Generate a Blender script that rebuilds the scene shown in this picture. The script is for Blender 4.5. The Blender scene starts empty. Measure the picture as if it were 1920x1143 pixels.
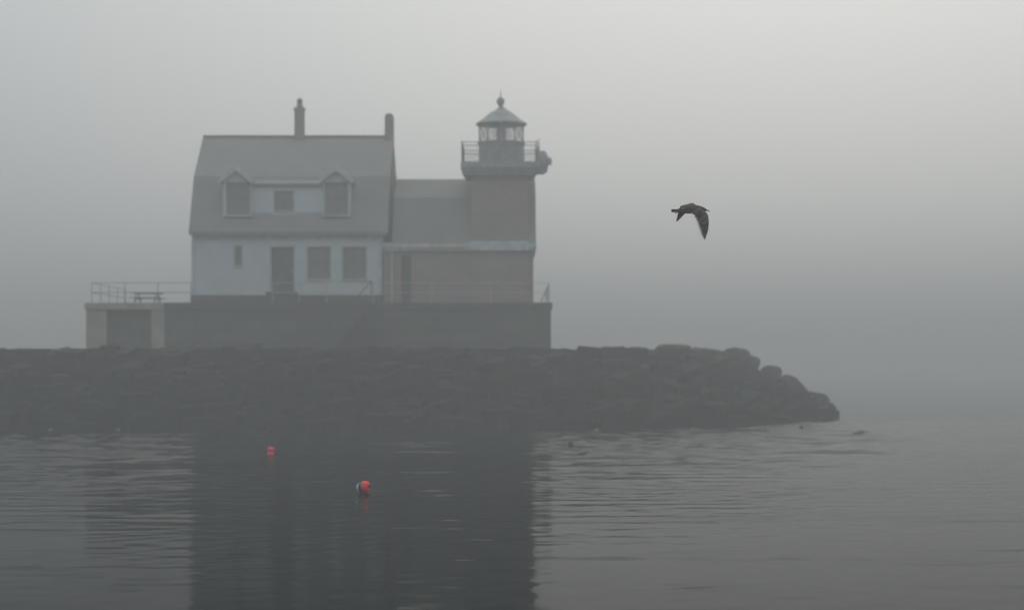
import bpy, bmesh, math, random
import numpy as np
from mathutils import Vector, Matrix, Quaternion

# ------------------------------------------------------------------ camera, sky, sun, exposure
F = 3400.0            # focal length in photo pixels (photo is 1920 wide)
HOR = 680.0           # horizon row of the photo
EYE = 2.45            # eye height above the water
sc = bpy.context.scene
C = sc.collection
R = math.radians

cam_d = bpy.data.cameras.new('camera')
cam_d.sensor_width = 36.0
cam_d.lens = F / 1920.0 * 36.0
cam_d.shift_y = (HOR - 571.5) / 1920.0
cam_d.clip_start = 0.1
cam_d.clip_end = 20000
cam = bpy.data.objects.new('camera', cam_d)
C.objects.link(cam)
cam.location = (0, 0, EYE)
cam.rotation_euler = (R(90), 0, 0)
sc.camera = cam
cam_d.dof.use_dof = True
cam_d.dof.focus_distance = 24.0
cam_d.dof.aperture_fstop = 1.2

SUN_AZ, SUN_EL = 12.0, 32.0          # to the right of the view, behind the fog
sd = Vector((math.sin(R(SUN_AZ)) * math.cos(R(SUN_EL)), math.cos(R(SUN_AZ)) * math.cos(R(SUN_EL)), math.sin(R(SUN_EL))))

world = bpy.data.worlds.new('World')
sc.world = world
world.use_nodes = True
nt = world.node_tree
nt.nodes.clear()
def wn(t, **k):
    n = nt.nodes.new(t)
    for a, b in k.items(): setattr(n, a, b)
    return n
def wmath(op, a, b=None, clamp=False):
    n = wn('ShaderNodeMath', operation=op, use_clamp=clamp)
    for i, v in enumerate((a, b)):
        if v is None: continue
        if isinstance(v, (int, float)): n.inputs[i].default_value = v
        else: nt.links.new(v, n.inputs[i])
    return n.outputs[0]
sky = wn('ShaderNodeTexSky', sky_type='NISHITA')
sky.sun_disc = False
sky.sun_elevation = R(SUN_EL); sky.sun_rotation = R(SUN_AZ)
sky.dust_density = 8; sky.air_density = 1.0; sky.ozone_density = 1
tc = wn('ShaderNodeTexCoord')
nrm = wn('ShaderNodeVectorMath', operation='NORMALIZE')
nt.links.new(tc.outputs['Generated'], nrm.inputs[0])
dirv = nrm.outputs[0]
sep = wn('ShaderNodeSeparateXYZ'); nt.links.new(dirv, sep.inputs[0])
dt = wn('ShaderNodeVectorMath', operation='DOT_PRODUCT')
gd_ = Vector((math.sin(R(9)), math.cos(R(9)), math.tan(R(13)))).normalized()   # brightest part of the fog bank
nt.links.new(dirv, dt.inputs[0]); dt.inputs[1].default_value = gd_
elev = wmath('MAXIMUM', sep.outputs['Z'], 0.0)
# overcast cloud sheet (brighter upward) with the broad glow of the hidden sun in it
BASE0, BASE1 = 0.40, 0.75
GLOW, GLOWP = 0.39, 9.0
base = wmath('ADD', wmath('MULTIPLY', elev, BASE1), BASE0)
glow = wmath('MULTIPLY', wmath('POWER', wmath('MAXIMUM', dt.outputs['Value'], 0.0), GLOWP), GLOW)
def colour_times(col, fac):
    m = wn('ShaderNodeVectorMath', operation='SCALE')
    m.inputs[0].default_value = col
    nt.links.new(fac, m.inputs['Scale'])
    return m.outputs[0]
cb = colour_times((0.92, 1.0, 1.045), base)
cg = colour_times((1.075, 1.0, 0.90), glow)
addc = wn('ShaderNodeVectorMath', operation='ADD')
nt.links.new(cb, addc.inputs[0]); nt.links.new(cg, addc.inputs[1])
bg_sky = wn('ShaderNodeBackground'); bg_sky.inputs[1].default_value = 0.05
nt.links.new(sky.outputs[0], bg_sky.inputs[0])
bg_cloud = wn('ShaderNodeBackground'); bg_cloud.inputs[1].default_value = 1.0
nt.links.new(addc.outputs[0], bg_cloud.inputs[0])
mixw = wn('ShaderNodeMixShader'); mixw.inputs[0].default_value = 0.93
nt.links.new(bg_sky.outputs[0], mixw.inputs[1]); nt.links.new(bg_cloud.outputs[0], mixw.inputs[2])
wo = wn('ShaderNodeOutputWorld')
nt.links.new(mixw.outputs[0], wo.inputs['Surface'])

sun_d = bpy.data.lights.new('sun', 'SUN')
sun_d.energy = 0.5; sun_d.angle = R(60); sun_d.color = (1.0, 0.96, 0.9)
sun = bpy.data.objects.new('sun', sun_d); C.objects.link(sun)
sun.rotation_euler = sd.to_track_quat('Z', 'Y').to_euler()
sun.location = (20, 20, 60)

sc.view_settings.view_transform = 'Standard'
sc.view_settings.look = 'None'
sc.view_settings.exposure = 0.0
sc.view_settings.gamma = 1.0
sc.cycles.use_denoising = True
sc.cycles.max_bounces = 8
sc.cycles.volume_bounces = 3
sc.cycles.sample_clamp_indirect = 8

# ------------------------------------------------------------------ materials
def mat(name, col, rough=0.8, noise=None, bump=0.0, bscale=20.0, col2=None, nscale=3.0, spec=0.3, stretch=(1, 1, 1), metallic=0.0):
    m = bpy.data.materials.new(name); m.use_nodes = True
    t = m.node_tree; b = t.nodes['Principled BSDF']
    b.inputs['Roughness'].default_value = rough
    b.inputs['Specular IOR Level'].default_value = spec
    b.inputs['Metallic'].default_value = metallic
    tcn = t.nodes.new('ShaderNodeTexCoord'); mp = t.nodes.new('ShaderNodeMapping')
    mp.inputs['Scale'].default_value = stretch
    t.links.new(tcn.outputs['Object'], mp.inputs['Vector'])
    n = t.nodes.new('ShaderNodeTexNoise'); n.inputs['Scale'].default_value = nscale; n.inputs['Detail'].default_value = 6
    t.links.new(mp.outputs[0], n.inputs['Vector'])
    cr = t.nodes.new('ShaderNodeValToRGB')
    c2 = col2 or tuple(c * 0.72 for c in col)
    cr.color_ramp.elements[0].position = 0.35; cr.color_ramp.elements[1].position = 0.65
    cr.color_ramp.elements[0].color = (*c2, 1); cr.color_ramp.elements[1].color = (*col, 1)
    t.links.new(n.outputs['Fac'], cr.inputs[0]); t.links.new(cr.outputs[0], b.inputs['Base Color'])
    if bump:
        n2 = t.nodes.new('ShaderNodeTexNoise'); n2.inputs['Scale'].default_value = bscale; n2.inputs['Detail'].default_value = 8
        t.links.new(mp.outputs[0], n2.inputs['Vector'])
        bp = t.nodes.new('ShaderNodeBump'); bp.inputs['Strength'].default_value = 0.7; bp.inputs['Distance'].default_value = bump
        t.links.new(n2.outputs['Fac'], bp.inputs['Height']); t.links.new(bp.outputs[0], b.inputs['Normal'])
    return m

def brick_mat(name, c1, c2, mortar, scale, bw=0.5, bh=0.25, msize=0.02, rough=0.9):
    m = bpy.data.materials.new(name); m.use_nodes = True
    t = m.node_tree; b = t.nodes['Principled BSDF']; b.inputs['Roughness'].default_value = rough
    b.inputs['Specular IOR Level'].default_value = 0.2
    tcn = t.nodes.new('ShaderNodeTexCoord'); s = t.nodes.new('ShaderNodeSeparateXYZ')
    ad = t.nodes.new('ShaderNodeMath'); ad.operation = 'ADD'
    cmb = t.nodes.new('ShaderNodeCombineXYZ')
    t.links.new(tcn.outputs['Object'], s.inputs[0])
    t.links.new(s.outputs['X'], ad.inputs[0]); t.links.new(s.outputs['Y'], ad.inputs[1])
    t.links.new(ad.outputs[0], cmb.inputs['X']); t.links.new(s.outputs['Z'], cmb.inputs['Y'])
    br = t.nodes.new('ShaderNodeTexBrick')
    br.inputs['Color1'].default_value = (*c1, 1); br.inputs['Color2'].default_value = (*c2, 1); br.inputs['Mortar'].default_value = (*mortar, 1)
    br.inputs['Scale'].default_value = scale; br.inputs['Brick Width'].default_value = bw; br.inputs['Row Height'].default_value = bh
    br.inputs['Mortar Size'].default_value = msize
    t.links.new(cmb.outputs[0], br.inputs['Vector'])
    n = t.nodes.new('ShaderNodeTexNoise'); n.inputs['Scale'].default_value = 0.8; n.inputs['Detail'].default_value = 5
    t.links.new(tcn.outputs['Object'], n.inputs['Vector'])
    mx = t.nodes.new('ShaderNodeMix'); mx.data_type = 'RGBA'; mx.blend_type = 'MULTIPLY'; mx.inputs[0].default_value = 0.5
    t.links.new(br.outputs['Color'], mx.inputs[6]); t.links.new(n.outputs['Color'], mx.inputs[7])
    t.links.new(mx.outputs[2], b.inputs['Base Color'])
    bp = t.nodes.new('ShaderNodeBump'); bp.invert = True; bp.inputs['Distance'].default_value = 0.02; bp.inputs['Strength'].default_value = 0.6
    t.links.new(br.outputs['Fac'], bp.inputs['Height']); t.links.new(bp.outputs[0], b.inputs['Normal'])
    return m

def course_mat(name, col, pitch, depth, rough=0.7):
    """clapboards / shingle courses: horizontal laps along Z"""
    m = mat(name, col, rough, nscale=1.2, col2=tuple(c * 0.9 for c in col))
    t = m.node_tree; b = t.nodes['Principled BSDF']
    tcn = t.nodes.new('ShaderNodeTexCoord')
    w = t.nodes.new('ShaderNodeTexWave'); w.wave_type = 'BANDS'; w.bands_direction = 'Z'; w.wave_profile = 'SAW'
    w.inputs['Scale'].default_value = 0.314 / pitch
    t.links.new(tcn.outputs['Object'], w.inputs['Vector'])
    bp = t.nodes.new('ShaderNodeBump'); bp.inputs['Distance'].default_value = depth
    t.links.new(w.outputs['Fac'], bp.inputs['Height']); t.links.new(bp.outputs[0], b.inputs['Normal'])
    return m

M = {}
M['siding'] = course_mat('white clapboard', (0.62, 0.69, 0.72), 0.13, 0.02)
M['trim'] = mat('white trim', (0.54, 0.58, 0.59), 0.6)
M['shingle'] = course_mat('grey shingles', (0.25, 0.256, 0.24), 0.16, 0.02, 0.9)
M['shingle2'] = course_mat('dark shingles', (0.215, 0.222, 0.21), 0.16, 0.02, 0.9)
M['brick'] = brick_mat('brick', (0.38, 0.32, 0.275), (0.31, 0.26, 0.225), (0.48, 0.465, 0.44), 4.0, 0.85, 0.27, 0.02)
M['granite'] = brick_mat('granite blocks', (0.155, 0.16, 0.15), (0.12, 0.125, 0.12), (0.06, 0.06, 0.055), 1.0, 1.5, 0.55, 0.012)
M['concrete'] = mat('weathered concrete', (0.36, 0.35, 0.31), 0.9, col2=(0.26, 0.25, 0.21), nscale=1.5, bump=0.01)
M['pane'] = mat('grey storm board', (0.20, 0.21, 0.205), 0.6, spec=0.3, col2=(0.17,0.18,0.175))
M['door'] = mat('dark paint', (0.13, 0.135, 0.135), 0.6)
M['iron'] = mat('grey iron', (0.16, 0.165, 0.16), 0.6)
M['galv'] = mat('pale galvanised pipe', (0.5, 0.5, 0.5), 0.5)
M['lantern'] = mat('fog-paled grey paint', (0.32, 0.335, 0.315), 0.6)  # dark lantern metal given a paler colour, standing in for fog fade
M['wood'] = mat('grey timber', (0.34, 0.34, 0.32), 0.9, stretch=(1, 8, 8))
M['rock'] = mat('wet granite rubble', (0.026, 0.026, 0.023), 0.9, bump=0.04, bscale=3.0, col2=(0.018, 0.018, 0.016), nscale=1.2, spec=0.1)
M['rock_dry'] = mat('granite boulder', (0.07, 0.066, 0.058), 0.9, bump=0.05, bscale=5.0, col2=(0.04, 0.038, 0.034), nscale=1.5, spec=0.1)
M['void'] = mat('interior', (0.02, 0.02, 0.02), 1.0)

# seaweed below the tide line (a real growth line, stays put)
def tide(m, zline=1.7, weed=(0.014, 0.016, 0.012)):
    t = m.node_tree; b = t.nodes['Principled BSDF']
    old = b.inputs['Base Color'].links[0].from_socket
    g = t.nodes.new('ShaderNodeNewGeometry'); s = t.nodes.new('ShaderNodeSeparateXYZ')
    t.links.new(g.outputs['Position'], s.inputs[0])
    n = t.nodes.new('ShaderNodeTexNoise'); n.inputs['Scale'].default_value = 0.9
    t.links.new(g.outputs['Position'], n.inputs['Vector'])
    a = t.nodes.new('ShaderNodeMath'); a.operation = 'MULTIPLY_ADD'; a.inputs[1].default_value = 1.6
    t.links.new(n.outputs['Fac'], a.inputs[0]); t.links.new(s.outputs['Z'], a.inputs[2])
    mr = t.nodes.new('ShaderNodeMapRange'); mr.inputs['From Min'].default_value = zline + 0.5; mr.inputs['From Max'].default_value = zline + 1.1
    t.links.new(a.outputs[0], mr.inputs['Value'])
    mx = t.nodes.new('ShaderNodeMix'); mx.data_type = 'RGBA'
    mx.inputs[6].default_value = (*weed, 1)
    t.links.new(mr.outputs[0], mx.inputs[0]); t.links.new(old, mx.inputs[7])
    t.links.new(mx.outputs[2], b.inputs['Base Color'])
tide(M['rock']); tide(M['rock_dry'], 1.2)

# ------------------------------------------------------------------ helpers
def PX(px, Y): return (px - 960.0) / F * Y
def PZ(py, Y): return EYE + (HOR - py) / F * Y

class MB:
    def __init__(s): s.bm = bmesh.new()
    def box(s, x0, x1, y0, y1, z0, z1):
        if x0 > x1: x0, x1 = x1, x0
        if y0 > y1: y0, y1 = y1, y0
        if z0 > z1: z0, z1 = z1, z0
        v = [s.bm.verts.new(p) for p in ((x0,y0,z0),(x1,y0,z0),(x1,y1,z0),(x0,y1,z0),(x0,y0,z1),(x1,y0,z1),(x1,y1,z1),(x0,y1,z1))]
        for f in ((0,3,2,1),(4,5,6,7),(0,1,5,4),(1,2,6,5),(2,3,7,6),(3,0,4,7)): s.bm.faces.new([v[i] for i in f])
        return s
    def prism(s, pts, vec):
        """closed polygon pts extruded by vec"""
        vec = Vector(vec)
        a = [s.bm.verts.new(p) for p in pts]; b = [s.bm.verts.new(Vector(p) + vec) for p in pts]
        n = len(pts)
        s.bm.faces.new(a[::-1]); s.bm.faces.new(b)
        for i in range(n): s.bm.faces.new((a[i], a[(i+1) % n], b[(i+1) % n], b[i]))
        return s
    def tube(s, p0, p1, r0, r1=None, seg=8, caps=True):
        p0, p1 = Vector(p0), Vector(p1); r1 = r0 if r1 is None else r1
        d = (p1 - p0).normalized(); u = d.orthogonal().normalized(); w = d.cross(u)
        A = [s.bm.verts.new(p0 + (u * math.cos(t) + w * math.sin(t)) * r0) for t in [2 * math.pi * i / seg for i in range(seg)]]
        B = [s.bm.verts.new(p1 + (u * math.cos(t) + w * math.sin(t)) * r1) for t in [2 * math.pi * i / seg for i in range(seg)]]
        for i in range(seg): s.bm.faces.new((A[i], A[(i+1) % seg], B[(i+1) % seg], B[i]))
        if caps: s.bm.faces.new(A[::-1]); s.bm.faces.new(B)
        return s
    def lathe(s, org, prof, axis=(0, 0, 1), seg=16):
        """prof: (radius, distance along axis)"""
        org = Vector(org); d = Vector(axis).normalized(); u = d.orthogonal().normalized(); w = d.cross(u)
        rings = []
        for r, h in prof:
            rings.append([s.bm.verts.new(org + d * h + (u * math.cos(t) + w * math.sin(t)) * max(r, 1e-4)) for t in [2 * math.pi * i / seg for i in range(seg)]])
        for a, b in zip(rings, rings[1:]):
            for i in range(seg): s.bm.faces.new((a[i], a[(i+1) % seg], b[(i+1) % seg], b[i]))
        s.bm.faces.new(rings[0][::-1]); s.bm.faces.new(rings[-1])
        return s
    def hull(s, pts):
        t = bmesh.new()
        vs = [t.verts.new(p) for p in pts]
        r = bmesh.ops.convex_hull(t, input=vs)
        bmesh.ops.delete(t, geom=[v for v in t.verts if not v.link_faces], context='VERTS')
        mp = {v: s.bm.verts.new(v.co) for v in t.verts}
        for f in t.faces: s.bm.faces.new([mp[v] for v in f.verts])
        t.free(); return s
    def build(s, name, m, parent=None, smooth=False, origin=None, bevel=0.0):
        bmesh.ops.recalc_face_normals(s.bm, faces=s.bm.faces)
        if bevel:
            bmesh.ops.bevel(s.bm, geom=[e for e in s.bm.edges], offset=bevel, segments=1, affect='EDGES', clamp_overlap=True)
        if origin is not None:
            bmesh.ops.translate(s.bm, vec=-Vector(origin), verts=s.bm.verts)
        me = bpy.data.meshes.new(name); s.bm.to_mesh(me); s.bm.free()
        if smooth:
            for p in me.polygons: p.use_smooth = True
        me.materials.append(m)
        o = bpy.data.objects.new(name, me); C.objects.link(o)
        if origin is not None: o.location = origin
        if parent is not None:
            o.parent = parent
            o.matrix_parent_inverse = Matrix.Translation(-parent_world(parent))
        return o
def parent_world(p):
    T = Vector((0, 0, 0))
    while p is not None:
        T += p.location
        if p.parent is not None: T += p.matrix_parent_inverse.translation
        p = p.parent
    return T
def tag(o, label=None, cat=None, group=None, kind=None):
    if label: o['label'] = label
    if cat: o['category'] = cat
    if group: o['group'] = group
    if kind: o['kind'] = kind
    return o
def thing(name, loc, label, cat, group=None):
    o = bpy.data.objects.new(name, None); C.objects.link(o); o.location = loc
    o.empty_display_size = 0.3
    return tag(o, label, cat, group)

def wall_front(b, x0, x1, z0, z1, Y, th, holes):
    """a wall slab facing -Y with rectangular holes (hx0,hx1,hz0,hz1)"""
    xs = sorted({x0, x1, *[h[0] for h in holes], *[h[1] for h in holes]})
    zs = sorted({z0, z1, *[h[2] for h in holes], *[h[3] for h in holes]})
    xs = [x for x in xs if x0 <= x <= x1]; zs = [z for z in zs if z0 <= z <= z1]
    def solid(i, j):
        if i < 0 or j < 0 or i >= len(xs) - 1 or j >= len(zs) - 1: return False
        cx, cz = (xs[i] + xs[i+1]) / 2, (zs[j] + zs[j+1]) / 2
        return not any(h[0] < cx < h[1] and h[2] < cz < h[3] for h in holes)
    V = {}
    def v(x, y, z):
        k = (round(x, 5), round(y, 5), round(z, 5))
        if k not in V: V[k] = b.bm.verts.new((x, y, z))
        return V[k]
    Y1 = Y + th
    for i in range(len(xs) - 1):
        for j in range(len(zs) - 1):
            if not solid(i, j): continue
            a, c, d, e = xs[i], xs[i+1], zs[j], zs[j+1]
            b.bm.faces.new((v(a, Y, d), v(c, Y, d), v(c, Y, e), v(a, Y, e)))
            b.bm.faces.new((v(a, Y1, d), v(a, Y1, e), v(c, Y1, e), v(c, Y1, d)))
            if not solid(i-1, j): b.bm.faces.new((v(a, Y, d), v(a, Y, e), v(a, Y1, e), v(a, Y1, d)))
            if not solid(i+1, j): b.bm.faces.new((v(c, Y, d), v(c, Y1, d), v(c, Y1, e), v(c, Y, e)))
            if not solid(i, j-1): b.bm.faces.new((v(a, Y, d), v(a, Y1, d), v(c, Y1, d), v(c, Y, d)))
            if not solid(i, j+1): b.bm.faces.new((v(a, Y, e), v(c, Y, e), v(c, Y1, e), v(a, Y1, e)))

def window(root, h, Y, cols=2, rows=2, frame=0.07, trim='trim', pane='pane'):
    x0, x1, z0, z1 = h
    f = MB()
    f.box(x0 - frame, x0, Y - 0.025, Y + 0.08, z0 - frame, z1 + frame)
    f.box(x1, x1 + frame, Y - 0.025, Y + 0.08, z0 - frame, z1 + frame)
    f.box(x0, x1, Y - 0.028, Y + 0.08, z1, z1 + frame)
    w = MB(); w.box(x0, x1, Y + 0.075, Y + 0.095, z0, z1)
    wo_ = w.build('window', M[pane], root)
    f.build('frame', M[trim], wo_)
    s = MB(); s.box(x0 - frame - 0.03, x1 + frame + 0.03, Y - 0.07, Y + 0.06, z0 - 0.07, z0 - 0.003)
    s.build('sill', M[trim], wo_)
    b = MB()
    for i in range(1, cols):
        x = x0 + (x1 - x0) * i / cols; b.box(x - 0.012, x + 0.012, Y + 0.05, Y + 0.072, z0, z1)
    for j in range(1, rows):
        z = z0 + (z1 - z0) * j / rows; b.box(x0, x1, Y + 0.046, Y + 0.070, z - 0.018, z + 0.018)
    b.build('sash_bar', M['iron'], wo_)
    return wo_

# ------------------------------------------------------------------ water
def build_water():
    rng = np.random.default_rng(5)
    xs = np.arange(-34, 34.01, 0.14); ys = np.arange(13, 78.0, 0.055)
    Xg, Yg = np.meshgrid(xs, ys)
    def vnoise(sx, sy, seed):
        r = np.random.default_rng(seed)
        nx, ny = int(80 / sx) + 4, int(80 / sy) + 4
        g = r.random((ny, nx))
        u = (Xg + 36) / sx; v = (Yg - 10) / sy
        i = u.astype(int); j = v.astype(int); fu = u - i; fv = v - j
        fu = fu * fu * (3 - 2 * fu); fv = fv * fv * (3 - 2 * fv)
        return (g[j, i] * (1 - fu) + g[j, i+1] * fu) * (1 - fv) + (g[j+1, i] * (1 - fu) + g[j+1, i+1] * fu) * fv
    def sm(a, b, x):
        t = np.clip((x - a) / (b - a), 0, 1); return t * t * (3 - 2 * t)
    edge = Yg + 2.2 * (vnoise(9, 6, 1) - .5) + 0.05 * Xg
    belt = 1.45 * sm(29.3, 31.0, edge) * (1 + 1.1 * sm(40, 58, Yg))
    belt *= 1 - 0.75 * sm(0.155, 0.25, Xg / Yg)                       # smoother out to the right
    belt *= np.maximum(0.35 + 0.65 * sm(0.25, 0.6, vnoise(11, 1.6, 3)), 0.85 * sm(42, 52, Yg))
    calm = 0.16 + 1.1 * sm(0.66, 0.86, vnoise(6.0, 0.55, 9)) * sm(19, 23, Yg) + 0.35 * sm(0.7, 0.9, vnoise(3.5, 0.4, 14))
    amp = np.maximum(belt, calm * (1 - sm(31, 33, Yg)) + 0.12 * sm(31, 33, Yg))
    H = np.zeros_like(Xg)
    N = 60
    for k in range(N):
        lam = 0.34 * (5.0) ** (rng.random() ** 1.3)
        th = rng.normal(0, 0.16 if lam > .6 else 0.45) + (0.05 if rng.random() < .5 else -0.04)
        kk = 2 * math.pi / lam
        slope = 0.0066 * (0.7 if lam < .5 else 1.0) * (0.6 if lam > 1.3 else 1)
        wob = 0.35 * np.sin(Xg * (0.25 + 0.5 * rng.random()) + rng.random() * 6.28)
        H += slope / kk * np.sin(kk * (np.cos(th) * Yg + np.sin(th) * Xg) + wob * min(2.0, kk * .25) + rng.random() * 6.28)
    H *= amp
    for k in range(22):                                                # small crossing ripples everywhere
        lam = 0.38 + 0.5 * rng.random(); kk = 2 * math.pi / lam
        th = (0.45 + 0.5 * rng.random()) * (1 if rng.random() < .5 else -1)
        H += 0.0042 / kk * (0.45 + 0.8 * vnoise(4.0, 2.0, 40 + k)) * np.sin(kk * (np.cos(th) * Yg + np.sin(th) * Xg) + rng.random() * 6.28)
    bx = np.minimum(sm(-34, -31, Xg), 1 - sm(31, 34, Xg)); by = np.minimum(sm(13, 15, Yg), 1 - sm(74, 77.9, Yg))
    H *= bx * by
    ny, nx = Xg.shape
    co = np.stack([Xg, Yg, H], -1).reshape(-1, 3)
    idx = np.arange(nx * ny).reshape(ny, nx)
    q = np.stack([idx[:-1, :-1], idx[:-1, 1:], idx[1:, 1:], idx[1:, :-1]], -1).reshape(-1, 4)
    # surrounding sheet out to the horizon
    X0, X1, Y0, Y1 = xs[0], xs[-1], ys[0], ys[-1]; B = 1390.0
    ext = np.array([(-B, -200, 0), (X0, -200, 0), (X1, -200, 0), (B, -200, 0), (-B, Y0, 0), (B, Y0, 0), (-B, Y1, 0), (B, Y1, 0), (-B, B, 0), (X0, B, 0), (X1, B, 0), (B, B, 0)], float)
    n = len(co); co = np.concatenate([co, ext])
    e = [n + i for i in range(12)]
    c00, c10, c01, c11 = idx[0, 0], idx[0, -1], idx[-1, 0], idx[-1, -1]
    faces_ext = [[e[0], e[1], c00, e[4]], [e[1], e[2]] + list(idx[0, ::-1]), [e[2], e[3], e[5], c10], [e[4]] + list(idx[:, 0]) + [e[6]],
                 [e[5], e[7]] + list(idx[::-1, -1]), [e[6], c01, e[9], e[8]], list(idx[-1, :]) + [e[10], e[9]], [c11, e[7], e[11], e[10]]]
    loops = np.concatenate([q.reshape(-1)] + [np.array(f) for f in faces_ext])
    counts = np.concatenate([np.full(len(q), 4), np.array([len(f) for f in faces_ext])])
    starts = np.concatenate([[0], np.cumsum(counts)[:-1]])
    me = bpy.data.meshes.new('water')
    me.vertices.add(len(co)); me.vertices.foreach_set('co', co.astype(np.float32).ravel())
    me.loops.add(len(loops)); me.loops.foreach_set('vertex_index', loops.astype(np.int32))
    me.polygons.add(len(counts)); me.polygons.foreach_set('loop_start', starts.astype(np.int32))
    try: me.polygons.foreach_set('loop_total', counts.astype(np.int32))
    except Exception: pass
    me.update(calc_edges=True)
    sm_ = np.ones(len(counts), bool); sm_[len(q):] = False
    me.polygons.foreach_set('use_smooth', sm_)
    m = bpy.data.materials.new('sea water'); m.use_nodes = True
    t = m.node_tree; b = t.nodes['Principled BSDF']
    t.nodes.remove(b)
    dif = t.nodes.new('ShaderNodeBsdfDiffuse'); dif.inputs['Color'].default_value = (0.008, 0.011, 0.011, 1)
    glo = t.nodes.new('ShaderNodeBsdfGlossy'); glo.inputs['Roughness'].default_value = 0.08; glo.inputs['Color'].default_value = (0.88, 0.88, 0.88, 1)
    fre = t.nodes.new('ShaderNodeFresnel'); fre.inputs['IOR'].default_value = 1.04
    mxw = t.nodes.new('ShaderNodeMixShader')
    t.links.new(fre.outputs[0], mxw.inputs[0]); t.links.new(dif.outputs[0], mxw.inputs[1]); t.links.new(glo.outputs[0], mxw.inputs[2])
    t.links.new(mxw.outputs[0], t.nodes['Material Output'].inputs['Surface'])
    g = t.nodes.new('ShaderNodeNewGeometry'); mp = t.nodes.new('ShaderNodeMapping'); mp.inputs['Scale'].default_value = (0.5, 3.2, 1)
    t.links.new(g.outputs['Position'], mp.inputs['Vector'])
    nz = t.nodes.new('ShaderNodeTexNoise'); nz.inputs['Scale'].default_value = 1.6; nz.inputs['Detail'].default_value = 4; nz.inputs['Roughness'].default_value = 0.55
    t.links.new(mp.outputs[0], nz.inputs['Vector'])
    bp = t.nodes.new('ShaderNodeBump'); bp.inputs['Distance'].default_value = 0.0025; bp.inputs['Strength'].default_value = 0.6
    t.links.new(nz.outputs['Fac'], bp.inputs['Height'])
    for nd in (dif, glo, fre): t.links.new(bp.outputs[0], nd.inputs['Normal'])
    me.materials.append(m)
    o = bpy.data.objects.new('water', me); C.objects.link(o)
    tag(o, 'dark rippled sea water with calm glassy patches', None, None, 'structure')
    return o
build_water()

sb = MB(); sb.box(-1380, 1380, -190, 1380, -0.9, -0.6)
o = sb.build('sea_bed', M['void']); tag(o, 'dark sea bed under the water', None, None, 'structure')

# ------------------------------------------------------------------ breakwater
YC, XE, RW, RT, TOP = 86.0, -5.5, 20.0, 13.0, 3.0
def bw_height(x, y):
    dx = max(0.0, x - XE); d = math.hypot(dx, y - YC)
    if d < RT: return TOP
    if d > RW: return -0.5 - (d - RW) * .3
    t = (d - RT) / (RW - RT)
    return TOP * (1 - t ** 1.25)
def rock_pts(rnd, c, s, rot, npt=11, box=True):
    pts = []
    for sx in (-1, 1):
        for sy in (-1, 1):
            for sz in (-1, 1):
                pts.append(Vector((sx * s[0] * rnd.uniform(.8, 1), sy * s[1] * rnd.uniform(.8, 1), sz * s[2] * rnd.uniform(.8, 1))))
    for _ in range(npt - 8):
        v = Vector((rnd.gauss(0, 1), rnd.gauss(0, 1), rnd.gauss(0, 1))).normalized()
        pts.append(Vector((v.x * s[0] * 1.15, v.y * s[1] * 1.15, v.z * s[2] * 1.15)))
    return [rot @ p + Vector(c) for p in pts]
from mathutils import Euler
def build_breakwater():
    rnd = random.Random(11)
    b = MB()
    nx, ny = 150, 70
    grid = []
    for i in range(nx + 1):
        x = -75 + (XE + RW + 2 + 75) * i / nx
        row = []
        for j in range(ny + 1):
            y = YC - RW - 2 + (2 * RW + 4) * j / ny
            h = bw_height(x, y)
            z = h - 0.25 + rnd.uniform(-.12, .1) if h < TOP - 1e-6 else TOP - 0.18 + rnd.uniform(-.06, .04)
            row.append(b.bm.verts.new((x + rnd.uniform(-.1, .1), y + rnd.uniform(-.1, .1), z)))
        grid.append(row)
    for i in range(nx):
        for j in range(ny):
            b.bm.faces.new((grid[i][j], grid[i+1][j], grid[i+1][j+1], grid[i][j+1]))
    # rubble blocks on the near slope and round the tip
    n = 0
    while n < 1500:
        x = rnd.uniform(-40, XE + RW); y = rnd.uniform(YC - RW, YC + 6)
        dx = max(0.0, x - XE); d = math.hypot(dx, y - YC)
        if d < RT + .3 or d > RW + .4: continue
        n += 1
        h = bw_height(x, y)
        s = (rnd.uniform(.4, 1.0), rnd.uniform(.35, .7), rnd.uniform(.28, .5))
        rot = Euler((rnd.uniform(-.4, .1), rnd.uniform(-.16, .16), rnd.uniform(0, 3.14))).to_matrix()
        top_room = TOP + 0.02 - s[2] * 1.1
        z = min(h - rnd.uniform(-0.05, .25), top_room)
        b.hull(rock_pts(rnd, (x, y, z), s, rot, 10))
    # capstones: big squared slabs along the edge of the top
    x = -60.0
    while x < XE + 9:
        w = rnd.uniform(1.2, 2.3)
        xe = x + w / 2
        dx = max(0, xe - XE)
        yy = YC - math.sqrt(max(0.1, RT ** 2 - dx ** 2)) if dx < RT else None
        if yy:
            hz = rnd.uniform(-.03, .03)
            b.hull(rock_pts(rnd, (xe, yy + .5, TOP - .33 + hz), (w / 2 * 1.12, .8, .36), Euler((0, rnd.uniform(-.015, .015), 0)).to_matrix(), 9))
        x += w
    # flat paving of the top
    for _ in range(260):
        x = rnd.uniform(-45, XE + RT - 2); y = rnd.uniform(YC - RT + .8, YC + RT - 1)
        if math.hypot(max(0, x - XE), y - YC) > RT - .6: continue
        b.box(x - .7, x + .7, y - .5, y + .5, TOP - .5, TOP - rnd.uniform(.02, .09))
    o = b.build('breakwater', M['rock'], None)
    tag(o, 'long dark stone breakwater under the lighthouse, running out of frame at left', 'breakwater')
build_breakwater()

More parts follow.
